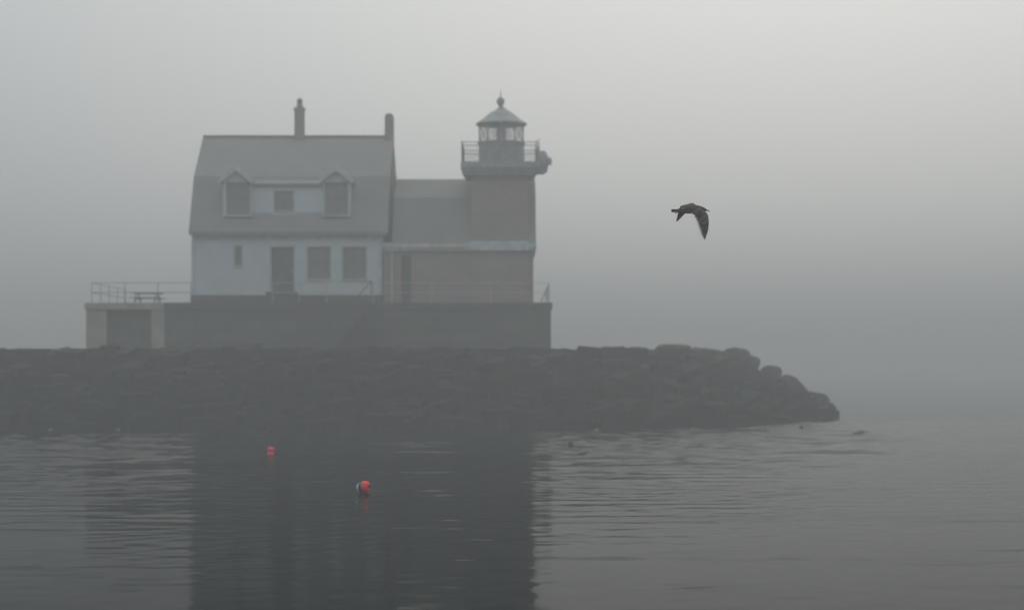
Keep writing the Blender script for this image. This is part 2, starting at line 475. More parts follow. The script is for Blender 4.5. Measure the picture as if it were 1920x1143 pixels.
# boulders that read one by one along the sloping tip
rb = random.Random(4)
boulders = [  # px centre, py centre, width px, height px, Y, tilt, label
    (1263, 654, 66, 18, 84, 0.02, 'broad low boulder lying on the flat top of the breakwater'),
    (1382, 668, 56, 32, 86, 0.10, 'rounded boulder at the edge where the rock top starts to slope'),
    (1408, 681, 32, 30, 85, 0.35, 'narrow boulder wedged beside the rounded one at the slope edge'),
    (1445, 700, 40, 30, 85, 0.02, 'flat topped square boulder halfway down the sloping tip'),
    (1484, 727, 58, 40, 85, 0.62, 'slanting pointed boulder below the flat topped one'),
    (1529, 759, 54, 50, 85, 0.25, 'largest round boulder, lowest on the tip by the water'),
    (1558, 779, 36, 20, 84, 0.45, 'small wedge shaped rock at the very end in the water'),
    (1330, 664, 70, 22, 85, 0.08, 'long low boulder between the broad one and the rounded one'),
]
for px, py, w, h, Y, tilt, lab in boulders:
    s = Y / F
    c = (PX(px, Y), Y, PZ(py, Y))
    b = MB()
    t = bmesh.new()
    pts = []
    for _ in range(60):
        v = Vector((rb.gauss(0, 1), rb.gauss(0, 1), rb.gauss(0, 1))).normalized()
        k = (abs(v.x) ** 3.2 + abs(v.y) ** 3.2 + abs(v.z) ** 3.2) ** (-1 / 3.2) * rb.uniform(.9, 1.02)
        pts.append(Euler((0, tilt, 0)).to_matrix() @ Vector((v.x * k * w * s * .52, v.y * k * w * s * .5, v.z * k * h * s * .52)))
    b.hull([p + Vector(c) for p in pts])
    bmesh.ops.bevel(b.bm, geom=list(b.bm.edges), offset=0.05, segments=2, affect='EDGES', clamp_overlap=True)
    o = b.build('boulder', M['rock_dry'], None, False, (c[0], c[1], c[2] - h * s * .5))
    tag(o, lab, 'boulder', 'boulders on the sloping tip of the breakwater')

# ------------------------------------------------------------------ granite base with the landing vault at its left end
YB = 80.0      # front face of the base
ZB = PZ(656, YB) - 0.12
ZT = PZ(567, YB)
root = thing('granite_base', (PX(660, YB), YB, ZB), 'dark granite block platform that carries the house and tower', 'platform')
b = MB()
gx0, gx1 = PX(309, YB), PX(1033, YB)
b.box(gx0, gx1, YB, YB + 13, ZB, ZT - 0.28)
b.build('masonry', M['granite'], root)
b = MB(); b.box(gx0 - .002, gx1 + .06, YB - 0.08, YB + 13.05, ZT - 0.28, ZT)
b.build('coping', M['granite'], root)
# vault (pale concrete) left
root2 = thing('landing_vault', (PX(236, YB), YB, ZB), 'pale concrete block with a wide dark opening at the left end of the platform', 'vault')
b = MB()
vx0, vx1 = PX(162, YB), gx0 - 0.01
hx0, hx1 = PX(200, YB), PX(284, YB)
wall_front(b, vx0, vx1, ZB, ZT - 0.3, YB - 0.05, 0.5, [(hx0, hx1, ZB, PZ(578, YB))])
b.box(vx0, vx0 + .4, YB + .452, YB + 9, ZB, ZT - .3); b.box(vx1 - .4, vx1, YB + .452, YB + 9, ZB, ZT - .3)
b.build('wall', M['concrete'], root2)
b = MB(); b.box(vx0 - .06, vx1, YB - .12, YB + 9.1, ZT - .298, ZT - 0.01); b.build('roof_slab', M['concrete'], root2)
b = MB(); b.box(hx0, hx1, YB + .3, YB + .38, ZB, PZ(578, YB))
for i in range(1, 6): b.box(hx0 + (hx1 - hx0) * i / 6 - .02, hx0 + (hx1 - hx0) * i / 6 + .02, YB + .27, YB + .299, ZB, PZ(578, YB))
dr = b.build('door', M['door'], root2)
b = MB(); b.tube((PX(243, YB), YB + .22, ZB + 1.0), (PX(243, YB), YB + .22, ZB + 1.25), .025); b.build('handle', M['iron'], dr)

# ------------------------------------------------------------------ keeper's house
YH = 82.0
zt = ZT                                   # terrace level
hxL, hxR = PX(360, YH), PX(716, YH)
zE = PZ(432, YH)                          # eave
DEP = 7.0
house = thing('keepers_house', ((hxL + hxR) / 2, YH + DEP / 2, zt), 'white clapboard keeper\'s house with grey gambrel roof and dormers', 'house')
def H4(x0, x1, y0, y1, Y=YH): return (PX(x0, Y), PX(x1, Y), PZ(y1, Y), PZ(y0, Y))
wins = [H4(577, 619, 463, 523), H4(643, 686, 463, 523), H4(440, 453, 461, 498)]
door = H4(509, 551, 463, 547)
plinth = PZ(553, YH)
b = MB()
wall_front(b, hxL, hxR, plinth, zE, YH, 0.3, wins + [door])
b.box(hxL, hxL + .3, YH + .302, YH + DEP, plinth, zE); b.box(hxR - .3, hxR, YH + .302, YH + DEP, plinth, zE)
b.box(hxL + .3, hxR - .3, YH + DEP - .3, YH + DEP, plinth, zE)
# gambrel profile (Y, Z): eave, break, ridge
zR = PZ(254, YH + DEP / 2); zK = PZ(331, YH + 1.15)
prof = [(YH, zE), (YH + 1.0, zK - .1), (YH + DEP / 2, zR - .12), (YH + DEP - 1.0, zK - .1), (YH + DEP, zE)]
for xx in (hxL + .02, hxR - .3):
    b.prism([(xx, y, z) for y, z in prof], (0.28, 0, 0))
b.build('wall', M['siding'], house)
b = MB(); b.box(hxL - .05, hxR, YH - .06, YH + DEP + .05, zt - .02, plinth - .002); b.build('plinth', M['granite'], house)
b = MB(); b.box(hxL + .4, hxR - .4, YH + .9, YH + 1.0, plinth, zE - .1); b.build('shade_backing', M['void'], house)  # near-black sheet, stands in for the shade inside the rooms
# roof skin
rx0, rx1 = PX(354, YH - .3), PX(738, YH + DEP / 2)
def slab(b, x0, x1, p, q, th):
    (y0, z0), (y1, z1) = p, q
    d = Vector((0, y1 - y0, z1 - z0)).normalized(); nn = Vector((0, -d.z, d.y)) * th
    b.prism([(x0, y0, z0), (x0, y1, z1), (x0, y1 + nn.y, z1 + nn.z), (x0, y0 + nn.y, z0 + nn.z)], (x1 - x0, 0, 0))
b = MB()
ev = (YH - .32, zE - .05); br = (YH + 1.0, zK); rd = (YH + DEP / 2, zR - .06)
bo = (YH + DEP + .32, zE - .05); bb = (YH + DEP - 1.0, zK)
poly = [ev, br, rd, bb, bo, (bo[0], bo[1] - .14), (bb[0] + .02, bb[1] - .18), (rd[0], rd[1] - .14), (br[0] - .02, br[1] - .18), (ev[0], ev[1] - .14)]
b.prism([(rx0, y, z) for y, z in poly], (rx1 - rx0, 0, 0))
roof = b.build('roof', M['shingle'], house)
b = MB(); b.box(rx0, rx1, rd[0] - .1, rd[0] + .1, zR - .1, zR); b.build('ridge_cap', M['shingle2'], roof)
b = MB(); b.box(rx0 + .02, hxR, YH - .30, YH - .002, zE - .22, zE - .14); b.box(hxL, hxR, YH - .05, YH - .002, zE - .42, zE - .222)
b.build('fascia', M['trim'], house)
for nm, xa, xb in (('corner_board', hxL - .02, hxL + .13), ('corner_board', hxR - .14, hxR - .01)):
    b = MB(); b.box(xa, xb, YH - .03, YH - .002, plinth, zE - .43); b.build(nm, M['trim'], house)
for i, w in enumerate(wins): window(house, w, YH, 2 if i < 2 else 1, 2)
b = MB(); b.box(door[0], door[1], YH + .1, YH + .15, door[2], door[3]); dob = b.build('door', M['door'], house)
b = MB()
b.box(door[0] - .09, door[0], YH - .026, YH + .09, door[2], door[3] + .09); b.box(door[1], door[1] + .09, YH - .026, YH + .09, door[2], door[3] + .09)
b.box(door[0], door[1], YH - .024, YH + .09, door[3], door[3] + .09); b.build('frame', M['trim'], dob)
b = MB(); b.tube((door[1] - .12, YH + .03, door[2] + .95), (door[1] - .12, YH + .1, door[2] + .95), .03); b.build('handle', M['galv'], dob)
b = MB(); b.box(door[0] - .2, door[1] + .2, YH - .45, YH - .062, zt, door[2] - .004); b.build('doorstep', M['granite'], house)
# long dormer wall between two gabled dormers
YD = YH + 0.12
mw = H4(515, 550, 358, 400, YD)
b = MB(); wall_front(b, PX(470, YD), PX(607, YD), PZ(399, YD), PZ(347, YD), YD, .2, [mw])
dm = b.build('shed_dormer', M['siding'], house)
b = MB(); slab(b, PX(470, YD), PX(607, YD), (YD - .15, PZ(349, YD)), (YH + 2.0, PZ(336, YD) + .25), .1); b.build('roof', M['shingle'], dm)
b = MB(); b.box(PX(470, YD) + .02, PX(607, YD) - .02, YD + .6, YD + .65, PZ(398, YD), PZ(349, YD)); b.build('shade_backing', M['void'], dm)  # dark sheet for the shade behind the dormer opening
window(house, mw, YD, 2, 2)
for (x0, x1, wx0, wx1, pk) in ((415, 472, 425, 469, 443), (603, 660, 609, 652, 631)):
    Yg = YH - .05
    wn_ = H4(wx0, wx1, 342, 403, Yg)
    b = MB(); wall_front(b, PX(x0 + 3, Yg), PX(x1 - 3, Yg), PZ(404, Yg), PZ(338, Yg), Yg, .16, [wn_])
    b.prism([(PX(x0 + 3, Yg), Yg, PZ(337.9, Yg)), (PX(x1 - 3, Yg), Yg, PZ(337.9, Yg)), (PX(pk, Yg), Yg, PZ(315, Yg))], (0, .16, 0))
    b.box(PX(x0 + 3, Yg), PX(x0 + 3, Yg) + .1, Yg + .162, Yg + 1.6, PZ(404, Yg), PZ(338, Yg))
    b.box(PX(x1 - 3, Yg) - .1, PX(x1 - 3, Yg), Yg + .162, Yg + 1.6, PZ(404, Yg), PZ(338, Yg))
    gd = b.build('gabled_dormer', M['siding'], house)
    b = MB()
    th = .12
    L, Rr, Pk = (PX(x0 - 3, Yg), PZ(338, Yg)), (PX(x1 + 3, Yg), PZ(338, Yg)), (PX(pk, Yg), PZ(311, Yg))
    b.prism([(L[0], Yg - .18, L[1]), (Pk[0], Yg - .18, Pk[1]), (Rr[0], Yg - .18, Rr[1]), (Rr[0], Yg - .18, Rr[1] - th), (Pk[0], Yg - .18, Pk[1] - th * 1.3), (L[0], Yg - .18, L[1] - th)], (0, 2.6, 0))
    b.build('roof', M['shingle'], gd)
    b = MB()
    b.prism([(L[0], Yg - .22, L[1] + .03), (Pk[0], Yg - .22, Pk[1] + .04), (Rr[0], Yg - .22, Rr[1] + .03), (Rr[0], Yg - .22, Rr[1] - th - .06), (Pk[0], Yg - .22, Pk[1] - th * 1.3 - .08), (L[0], Yg - .22, L[1] - th - .06)], (0, .036, 0))
    b.build('barge_board', M['trim'], gd)
    b = MB(); b.box(PX(x0 + 5, Yg), PX(x1 - 5, Yg), Yg + .9, Yg + .95, PZ(403, Yg), PZ(339, Yg)); b.build('shade_backing', M['void'], gd)  # same dark sheet in place of interior shade
    window(house, wn_, Yg, 2, 2)
# chimneys
Yr = YH + DEP / 2
b = MB(); b.box(PX(553, Yr), PX(570.5, Yr), Yr - .22, Yr + .22, zR - .35, PZ(207, Yr)); ch = b.build('chimney', M['brick'], roof)
b = MB(); b.box(PX(551.5, Yr), PX(572, Yr), Yr - .27, Yr + .27, PZ(207, Yr) + .002, PZ(203, Yr)); b.build('chimney_cap', M['concrete'], roof)
b = MB(); b.lathe((PX(562, Yr), Yr, PZ(203, Yr)), [(.13, 0), (.15, .1), (.12, .15), (.12, .3), (.15, .33), (.12, .37), (.11, .42), (.07, .46)]); b.build('chimney_pot', M['iron'], roof)
b = MB(); b.box(PX(722, Yr), PX(737.5, Yr) + .02, Yr - .25, Yr + .25, zt + 3, PZ(219, Yr)); b.build('chimney', M['brick'], roof)
b = MB(); b.prism([(PX(722, Yr), Yr - .2, PZ(219, Yr)), (PX(737, Yr), Yr - .2, PZ(219, Yr)), (PX(735, Yr), Yr - .2, PZ(214, Yr)), (PX(725, Yr), Yr - .2, PZ(214, Yr))], (0, .4, 0)); b.build('chimney_cap', M['brick'], roof)

# ------------------------------------------------------------------ brick fog-signal building
bx0, bx1 = PX(718, YH), PX(1000, YH)
zc0, zc1 = PZ(470, YH), PZ(455, YH)
fog = thing('brick_building', ((bx0 + bx1) / 2, YH + 3, zt), 'low brick building with pale cornice between the white house and the tower', 'building')
b = MB()
bw_ = [H4(775, 800, 484, 530), ]
bd = H4(752, 771, 478, 560)
tX0, tX1 = PX(884, YH), PX(990, YH)
wall_front(b, bx0, bx1, zt, zc0, YH + .05, .35, [(*bd[:2], zt, bd[3])])
b.box(bx0, bx0 + .35, YH + .402, YH + 7, zt, zc0); b.box(bx1 - .35, bx1, YH + .402, YH + 7, zt, zc0); b.box(bx0 + .35, bx1 - .35, YH + 6.6, YH + 7, zt, zc0)
b.build('wall', M['brick'], fog)
b = MB(); b.box(bd[0], bd[1], YH + .25, YH + .3, zt, bd[3]); d2 = b.build('door', M['door'], fog)
b = MB(); b.tube((bd[1] - .08, YH + .2, zt + 1), (bd[1] - .08, YH + .25, zt + 1), .025); b.build('handle', M['galv'], d2)
b = MB()
b.box(bx0 - .02, PX(1004, YH), YH - .06, YH + 7.05, zc0, zc0 + .14)
b.box(bx0 - .02, PX(1006, YH), YH - .14, YH + 7.12, zc0 + .142, zc1)
b.build('cornice', M['trim'], fog)
b = MB()
zrg = PZ(336, YH + 3.5)
rgx1 = PX(1004, YH + 1.5)
b.prism([(bx0 + .42, YH - .16, zc1 + .002), (bx0 + .42, YH + 1.1, PZ(370, YH + 1.1)), (bx0 + .42, YH + 3.5, zrg), (bx0 + .42, YH + 5.9, PZ(370, YH + 1.1)), (bx0 + .42, YH + 7.14, zc1 + .002)], (rgx1 - bx0 - .42, 0, 0))
b.build('roof', M['shingle2'], fog)
b = MB(); b.tube((PX(735, YH), YH - .04, zt), (PX(735, YH), YH - .04, zc0 - .02), .045); b.build('downpipe', M['galv'], fog)

# ------------------------------------------------------------------ lighthouse tower
YT = YH - 0.08
tw = thing('lighthouse_tower', ((tX0 + tX1) / 2, YT + 1.3, zt), 'square brick lighthouse tower with railed gallery and round lantern', 'lighthouse')
TD = tX1 - tX0
b = MB()
b.box(tX0, tX1, YT, YT + TD, zt, zc0 - .002)
b.box(tX0, tX1, YT + .002, YT + TD, zc1 + .06, PZ(327, YT))
b.build('shaft', M['brick'], tw)
b = MB(); b.box(tX0 - .04, tX1 + .04, YT - .16, YT + TD + .1, zc0 + .002, zc1 + .058); b.build('string_course', M['trim'], tw)
cxT = (tX0 + tX1) / 2; cyT = YT + TD / 2
gx0_, gx1_ = PX(864, YT - .4), PX(1008, YT - .4)
zg0, zg1 = PZ(327, YT - .4), PZ(303, YT - .4)
gy0 = YT - .45; gy1 = YT + TD + .45
b = MB(); b.box(gx0_ + .16, gx1_ - .16, gy0 + .16, gy1 - .16, zg0, zg0 + .14); b.box(gx0_ + .08, gx1_ - .08, gy0 + .08, gy1 - .08, zg0 + .142, zg0 + .3); b.box(gx0_, gx1_, gy0, gy1, zg0 + .302, zg1)
b.build('gallery', M['lantern'], tw)
ztop = PZ(266, gy0); zmid = PZ(272, gy0)
b = MB()
for (ya) in (gy0 + .06, gy1 - .06):
    for z in (ztop, zmid): b.tube((gx0_ + .05, ya, z), (gx1_ - .05, ya, z), .02, seg=6)
    n = 26
    for i in range(n + 1):
        x = gx0_ + .05 + (gx1_ - gx0_ - .1) * i / n
        b.tube((x, ya, zg1), (x, ya, zmid if i % 13 else ztop + .06), .011 if i % 13 else .028, seg=5)
for xa in (gx0_ + .06, gx1_ - .06):
    for z in (ztop, zmid): b.tube((xa, gy0 + .06, z), (xa, gy1 - .06, z), .02, seg=6)
    for i in range(1, 24):
        y = gy0 + .05 + (gy1 - gy0 - .1) * i / 24
        b.tube((xa, y, zg1), (xa, y, zmid if i % 12 else ztop), .011, seg=5)
b.build('railing', M['iron'], tw)
# lantern
cxL = PX(940, cyT); s_ = cyT / F
rL = 43 * s_
zl1 = PZ(268, cyT); zl2 = PZ(234, cyT)
ln = MB(); ln.lathe((cxL, cyT, zg1 - .03), [(rL, 0), (rL, zl1 - zg1 - .06), (rL + .05, zl1 - zg1 - .05), (rL + .05, zl1 - zg1 + .03)], seg=20)
lant = ln.build('lantern', M['lantern'], tw)
b = MB()
NP = 10
for i in range(NP):
    a = 2 * math.pi * (i + .5) / NP; x, y = cxL + math.cos(a) * rL, cyT + math.sin(a) * rL
    b.tube((x, y, zl1), (x, y, zl2), .032, seg=6)
    a2 = 2 * math.pi * (i + 1.5) / NP
    p = Vector((x, y, 0)); q = Vector((cxL + math.cos(a2) * rL, cyT + math.sin(a2) * rL, 0))
    for f in (.0, 1.0):
        zz = zl1 + (zl2 - zl1) * f
        b.tube((p.x, p.y, zz), (q.x, q.y, zz), .03, seg=5)
    b.tube((p.x, p.y, zl1), (q.x, q.y, zl2), .014, seg=5); b.tube((p.x, p.y, zl2), (q.x, q.y, zl1), .014, seg=5)
b.build('glazing_bars', M['lantern'], lant)
gm = bpy.data.materials.new('lantern glass'); gm.use_nodes = True
g_ = gm.node_tree; pb = g_.nodes['Principled BSDF']; tr = g_.nodes.new('ShaderNodeBsdfTransparent'); mxs = g_.nodes.new('ShaderNodeMixShader'); mxs.inputs[0].default_value = 0.25
pb.inputs['Base Color'].default_value = (.5, .52, .5, 1); pb.inputs['Roughness'].default_value = 0.1
g_.links.new(tr.outputs[0], mxs.inputs[1]); g_.links.new(pb.outputs[0], mxs.inputs[2]); g_.links.new(mxs.outputs[0], g_.nodes['Material Output'].inputs[0])
b = MB()
for i in range(NP):
    a = 2 * math.pi * (i + .5) / NP; a2 = 2 * math.pi * (i + 1.5) / NP
    r_ = rL - .03
    vs = [b.bm.verts.new(v) for v in ((cxL + math.cos(a) * r_, cyT + math.sin(a) * r_, zl1), (cxL + math.cos(a2) * r_, cyT + math.sin(a2) * r_, zl1), (cxL + math.cos(a2) * r_, cyT + math.sin(a2) * r_, zl2), (cxL + math.cos(a) * r_, cyT + math.sin(a) * r_, zl2))]
    b.bm.faces.new(vs)
b.build('pane', gm, lant)
b = MB(); b.lathe((cxL, cyT, zl1), [(.1, 0), (.12, .1), (.2, .14), (.24, .3), (.24, .5), (.2, .66), (.1, .72), (.04, zl2 - zl1)], seg=12); b.build('beacon', M['galv'], lant)
zap = PZ(200, cyT)
b = MB(); b.lathe((cxL, cyT, zl2 - .02), [(rL + .02, -.02), (rL + .13, 0), (rL + .13, .06), (rL * .78, .30), (rL * .5, .55), (rL * .25, zap - zl2 - .12), (.1, zap - zl2)], seg=20)
cupola = b.build('dome_roof', M['lantern'], lant)
b = MB(); b.lathe((cxL - .03, cyT, zap - .02), [(.12, 0), (.09, .06), (.14, .12), (.185, .2), (.185, .32), (.13, .4), (.06, .45), (.025, .5), (.012, .8)], seg=14); b.build('finial', M['lantern'], cupola)
# radio beacon gear on the right side of the gallery
ins = thing('signal_instrument', (PX(1016, YT), YT + .3, zg0), 'bulky dark signal device with a thin spike on the right side of the lighthouse gallery', 'signal device')
Yi = YT + .2
b = MB(); b.box(gx1_ - .3, PX(1021, Yi), Yi - .2, Yi + .5, PZ(325, Yi), PZ(318, Yi)); b.build('bracket', M['lantern'], ins)
b = MB(); b.lathe((PX(1018, Yi), Yi + .1, PZ(325, Yi) + .02), [(.12, 0), (.2, .08), (.27, .45), (.30, .62), (.22, .8), (.13, .97), (.05, 1.02)], seg=20); b.build('drum', M['lantern'], ins, True)
b = MB(); b.lathe((PX(1010, Yi), Yi, PZ(318, Yi)), [(.15, 0), (.14, .4), (.09, .7), (.05, 1.0), (.035, 1.05), (.02, 1.4)], seg=10); b.build('spike', M['lantern'], ins)
b = MB(); b.lathe((PX(1024, Yi), Yi + .1, PZ(303, Yi)), [(.08, 0), (.1, .08), (.19, .2), (.2, .22)], axis=(1, -.3, .05), seg=12); b.build('horn', M['lantern'], ins)

# ------------------------------------------------------------------ railings, stairs, table on the terrace
def railing(name, pts, label, ztops, post_every=1.9, m='galv', grp='pipe railings round the terrace', r=.013):
    rt_ = thing(name, pts[0], label, 'railing', grp)
    rails = {}
    for zo in ztops:
        b = MB()
        for p, q in zip(pts, pts[1:]): b.tube((p[0], p[1], p[2] + zo), (q[0], q[1], q[2] + zo), r, seg=6)
        b.build('rail', M[m], rt_)
    for p, q in zip(pts, pts[1:]):
        L = (Vector(q) - Vector(p)).length; n = max(1, round(L / post_every))
        for i in range(n + 1):
            if i == 0 and p is not pts[0]: continue
            c = Vector(p).lerp(Vector(q), i / n)
            b = MB(); b.tube(c, (c.x, c.y, c.z + max(ztops)), r * 1.25, seg=6); b.build('post', M[m], rt_)
    return rt_
Yr_ = YB + .35
zr1, zr2 = PZ(530, Yr_) - ZT, PZ(548, Yr_) - ZT
railing('pipe_railing', [(PX(172, Yr_), Yr_ + 7, ZT), (PX(172, Yr_), Yr_, ZT), (PX(358, Yr_), Yr_, ZT)], 'thin pipe railing on the pale block left of the house', (zr1, zr2), 1.7, 'iron', r=.014)
railing('pipe_railing', [(PX(511, Yr_), Yr_, ZT), (PX(612, Yr_), Yr_, ZT)], 'short pipe railing in front of the house door', (zr1, zr2), 1.2)
railing('pipe_railing', [(PX(700, Yr_), Yr_, ZT), (PX(1030, Yr_), Yr_, ZT), (PX(1030, Yr_), Yr_ + 8, ZT)], 'long pale pipe railing before the brick building, turning the right corner', (zr1, zr2), 2.3)
# ladder at the right corner
ld = thing('ladder', (PX(1024, Yr_), Yr_ + 1, ZT), 'short slanting ladder rails at the right corner of the terrace', 'ladder')
for dy in (0, .5):
    b = MB(); b.tube((PX(1014, Yr_), Yr_ + 1 + dy, ZT), (PX(1029, Yr_), Yr_ + 1 + dy, PZ(533, Yr_)), .022); b.build('side_rail', M['iron'], ld)
for i in range(1, 4):
    f = i / 4; b = MB(); x = PX(1014, Yr_) + (PX(1029, Yr_) - PX(1014, Yr_)) * f; z = ZT + (PZ(533, Yr_) - ZT) * f
    b.tube((x, Yr_ + 1, z), (x, Yr_ + 1.5, z), .015); b.build('rung', M['iron'], ld)
# stair down the front of the base
st = thing('stair', (PX(615, YB), YB - .6, ZB), 'dim open stair with sloping handrail down the front of the granite platform', 'stair')
sx0, sx1 = PX(612, YB - 1), PX(697, YB - 1); szb = ZB
for yy in (YB - 1.2, YB - .25):
    b = MB(); b.prism([(sx0, yy, szb), (sx0 + .3, yy, szb), (sx1, yy, ZT - .12), (sx1, yy, ZT + .12 - .14)], (0, .05, 0)); b.build('stringer', M['granite'], st)
ns = 11
for i in range(ns):
    f = (i + .6) / ns; x = sx0 + .2 + (sx1 - sx0 - .2) * f; z = szb + (ZT - szb) * f - .05
    b = MB(); b.box(x - .12, x + .12, YB - 1.149, YB - .251, z - .04, z); b.build('tread', M['granite'], st)
b = MB(); b.tube((sx0 + .05, YB - 1.2, szb + .95), (sx1, YB - 1.2, ZT + .9), .025); b.tube((sx0 + .05, YB - 1.2, szb), (sx0 + .05, YB - 1.2, szb + .95), .022); b.tube((sx1, YB - 1.2, ZT - .1), (sx1, YB - 1.2, ZT + .9), .022)
b.build('handrail', M['granite'], st)
# picnic table
Yt = YB + 2.4
tb = thing('low_table', (PX(278, Yt), Yt, ZT), 'dim low table with benches on the terrace behind the left railing', 'table')
b = MB(); b.box(PX(250, Yt), PX(303, Yt), Yt - .4, Yt + .4, ZT + .47, ZT + .52); b.build('tabletop', M['wood'], tb)
for dy in (-.75, .6):
    b = MB(); b.box(PX(248, Yt), PX(305, Yt), Yt + dy, Yt + dy + .22, ZT + .27, ZT + .31); b.build('bench', M['wood'], tb)
for px in (258, 295):
    for s in (-1, 1):
        b = MB(); b.tube((PX(px, Yt), Yt + s * .25, ZT + .47), (PX(px, Yt), Yt + s * .7, ZT), .045, seg=4); b.build('leg', M['wood'], tb)
    b = MB(); b.box(PX(px, Yt) - .03, PX(px, Yt) + .03, Yt - .7, Yt + .78, ZT + .21, ZT + .268); b.build('crossbar', M['wood'], tb)

# ------------------------------------------------------------------ buoys and floating things
M['red'] = mat('red buoy paint', (0.85, 0.006, 0.008), 0.35, col2=(0.75, 0.006, 0.01), nscale=9, spec=0.4)
M['pinkred'] = mat('faded red buoy paint', (0.95, 0.06, 0.09), 0.45, col2=(0.8, 0.04, 0.06), nscale=9)
M['orange'] = mat('orange paint', (0.75, 0.07, 0.01), 0.4)
M['blue'] = mat('dark blue paint', (0.012, 0.04, 0.13), 0.4)
M['white'] = mat('white paint', (0.75, 0.77, 0.78), 0.4)
M['palefloat'] = mat('weathered float', (0.20, 0.21, 0.21), 0.6)
M['stair'] = mat('grey painted timber', (0.17, 0.175, 0.165), 0.8)
M['darkbuoy'] = mat('dark brown buoy', (0.035, 0.024, 0.018), 0.6)
def waterY(py): return EYE * F / (py - HOR)
# the nearest buoy, lying with its white and blue end to the left
Y = waterY(924); s = Y / F
c = Vector((PX(683, Y), Y, 11.5 * s))
ax = Vector((.91, -.38, .16)).normalized()
g = 'floating lobster buoys'
bu = thing('lobster_buoy', (c.x, c.y, 0), 'bright red buoy with blue and white end, nearest one on the water', 'buoy', g)
r0 = 11.0 * s
b = MB(); b.lathe(c, [(r0 * .93, -.02), (r0, .0), (r0 * 1.0, .03), (r0 * .97, .06), (r0 * .86, .08), (r0 * .6, .095), (r0 * .25, .10)], axis=ax, seg=24); b.build('body', M['red'], bu, True)
b = MB(); b.lathe(c, [(r0 * .86, -.085), (r0 * .95, -.07), (r0 * .98, -.03), (r0 * .95, -.021)], axis=ax, seg=24); b.build('band', M['blue'], bu, True)
b = MB(); b.lathe(c, [(r0 * .3, -.15), (r0 * .62, -.13), (r0 * .84, -.10), (r0 * .88, -.086)], axis=ax, seg=24); b.build('nose', M['white'], bu, True)
b = MB(); b.lathe(c + ax * .10, [(.032, 0), (.034, .02), (.015, .03), (.013, .075)], axis=ax, seg=10); b.build('spindle', M['darkbuoy'], bu, True)
b = MB()
e = ax.orthogonal().normalized(); f2 = ax.cross(e)
for i in range(14):
    a, a2 = 2 * math.pi * i / 14, 2 * math.pi * (i + 1) / 14
    b.tube(c + ax * .099 + (e * math.cos(a) + f2 * math.sin(a)) * r0 * .55, c + ax * .099 + (e * math.cos(a2) + f2 * math.sin(a2)) * r0 * .55, .008, seg=6)
b.build('rope', M['orange'], bu)
# second red buoy: two stacked lobes
Y = waterY(853); s = Y / F
c = Vector((PX(507, Y), Y, 0)); h = 15.5 * s; r = 5.6 * s
bu = thing('lobster_buoy', c, 'small faded red buoy farther out on the left', 'buoy', g)
b = MB(); b.lathe(c, [(r * .5, -.06), (r * .95, 0), (r, h * .22), (r * .92, h * .38), (r * .72, h * .46), (r * .74, h * .52), (r * 1.0, h * .62), (r * 1.08, h * .78), (r * .9, h * .93), (r * .4, h * 1.0)], axis=(.05, 0, 1), seg=20)
b.build('body', M['pinkred'], bu, True)
b = MB(); b.lathe(c + Vector((r * .7, 0, h * .74)), [(.03, 0), (.03, r * .7), (.02, r * .75)], axis=(1, -.2, .1), seg=8); b.build('spindle', M['pinkred'], bu, True)
# dark buoy with a handle ring
Y = waterY(836.5); s = Y / F
c = Vector((PX(1070, Y), Y, 0)); r = 5.2 * s
bu = thing('lobster_buoy', c, 'dark brown buoy with a ring on top in the pale ripples', 'buoy', g)
b = MB(); b.lathe(c, [(r * .6, -.06), (r, 0), (r * 1.02, 5 * s), (r * .8, 8 * s), (r * .35, 9.5 * s)], seg=16); b.build('body', M['darkbuoy'], bu, True)
b = MB()
for i in range(12):
    a, a2 = math.pi * 2 * i / 12, math.pi * 2 * (i + 1) / 12
    cc = c + Vector((-.4 * s, 0, 10.5 * s))
    b.tube(cc + Vector((math.cos(a) * 3.2 * s, 0, math.sin(a) * 3.2 * s)), cc + Vector((math.cos(a2) * 3.2 * s, 0, math.sin(a2) * 3.2 * s)), .9 * s, seg=6)
b.build('ring', M['darkbuoy'], bu, True)
# little pale floats close to the rocks
for px, lab in ((95, 'tiny pale float by the rocks, leftmost of all'), (222, 'tiny pale float by the rocks below the pale concrete block'),
                (1119, 'tiny pale float by the rocks just right of the dark buoy'), (1503, 'tiny pale float below the last boulders of the tip')):
    Y = 65.2 if px < 1400 else 68.0
    s = Y / F; c = Vector((PX(px, Y), Y, 0))
    b = MB(); b.lathe(c - Vector((.06, 0, -.03)), [(.02, -.02), (.05, 0), (.06, .05), (.055, .1), (.02, .14)], axis=(1, .2, .1), seg=12)
    o = b.build('float', M['palefloat'] if px < 1400 else M['rock_dry'], None, True, c)
    tag(o, lab, 'float', 'tiny pale floats by the rocks')
# driftwood right of the tip
Y = waterY(812); s = Y / F
dw = MB(); c = Vector((PX(1614, Y), Y, 0))
prev = None
path = [(-14, 1.2, 1.0), (-9, .8, 1.3), (-4, .8, 1.5), (-1, 1.6, 2.3), (2, 2.4, 2.2), (5, 2.2, 1.1), (9, 2.8, 1.1), (14.5, 3.0, .6)]
for (x0, z0, r0_), (x1, z1, r1_) in zip(path, path[1:]):
    dw.tube(c + Vector((x0 * s, 0, z0 * s)), c + Vector((x1 * s, 0, z1 * s)), r0_ * s, r1_ * s, seg=8)
dw.tube(c + Vector((1 * s, 0, 2 * s)), c + Vector((2 * s, .05, 6.5 * s)), 1.8 * s, .9 * s, seg=8)
dw.tube(c + Vector((-5 * s, 0, 1 * s)), c + Vector((-4.4 * s, .05, 4.5 * s)), .9 * s, .5 * s, seg=6)
o = dw.build('driftwood', M['darkbuoy'], None, True, c)
tag(o, 'dark low piece of driftwood with a knob, afloat right of the rock tip', 'driftwood')

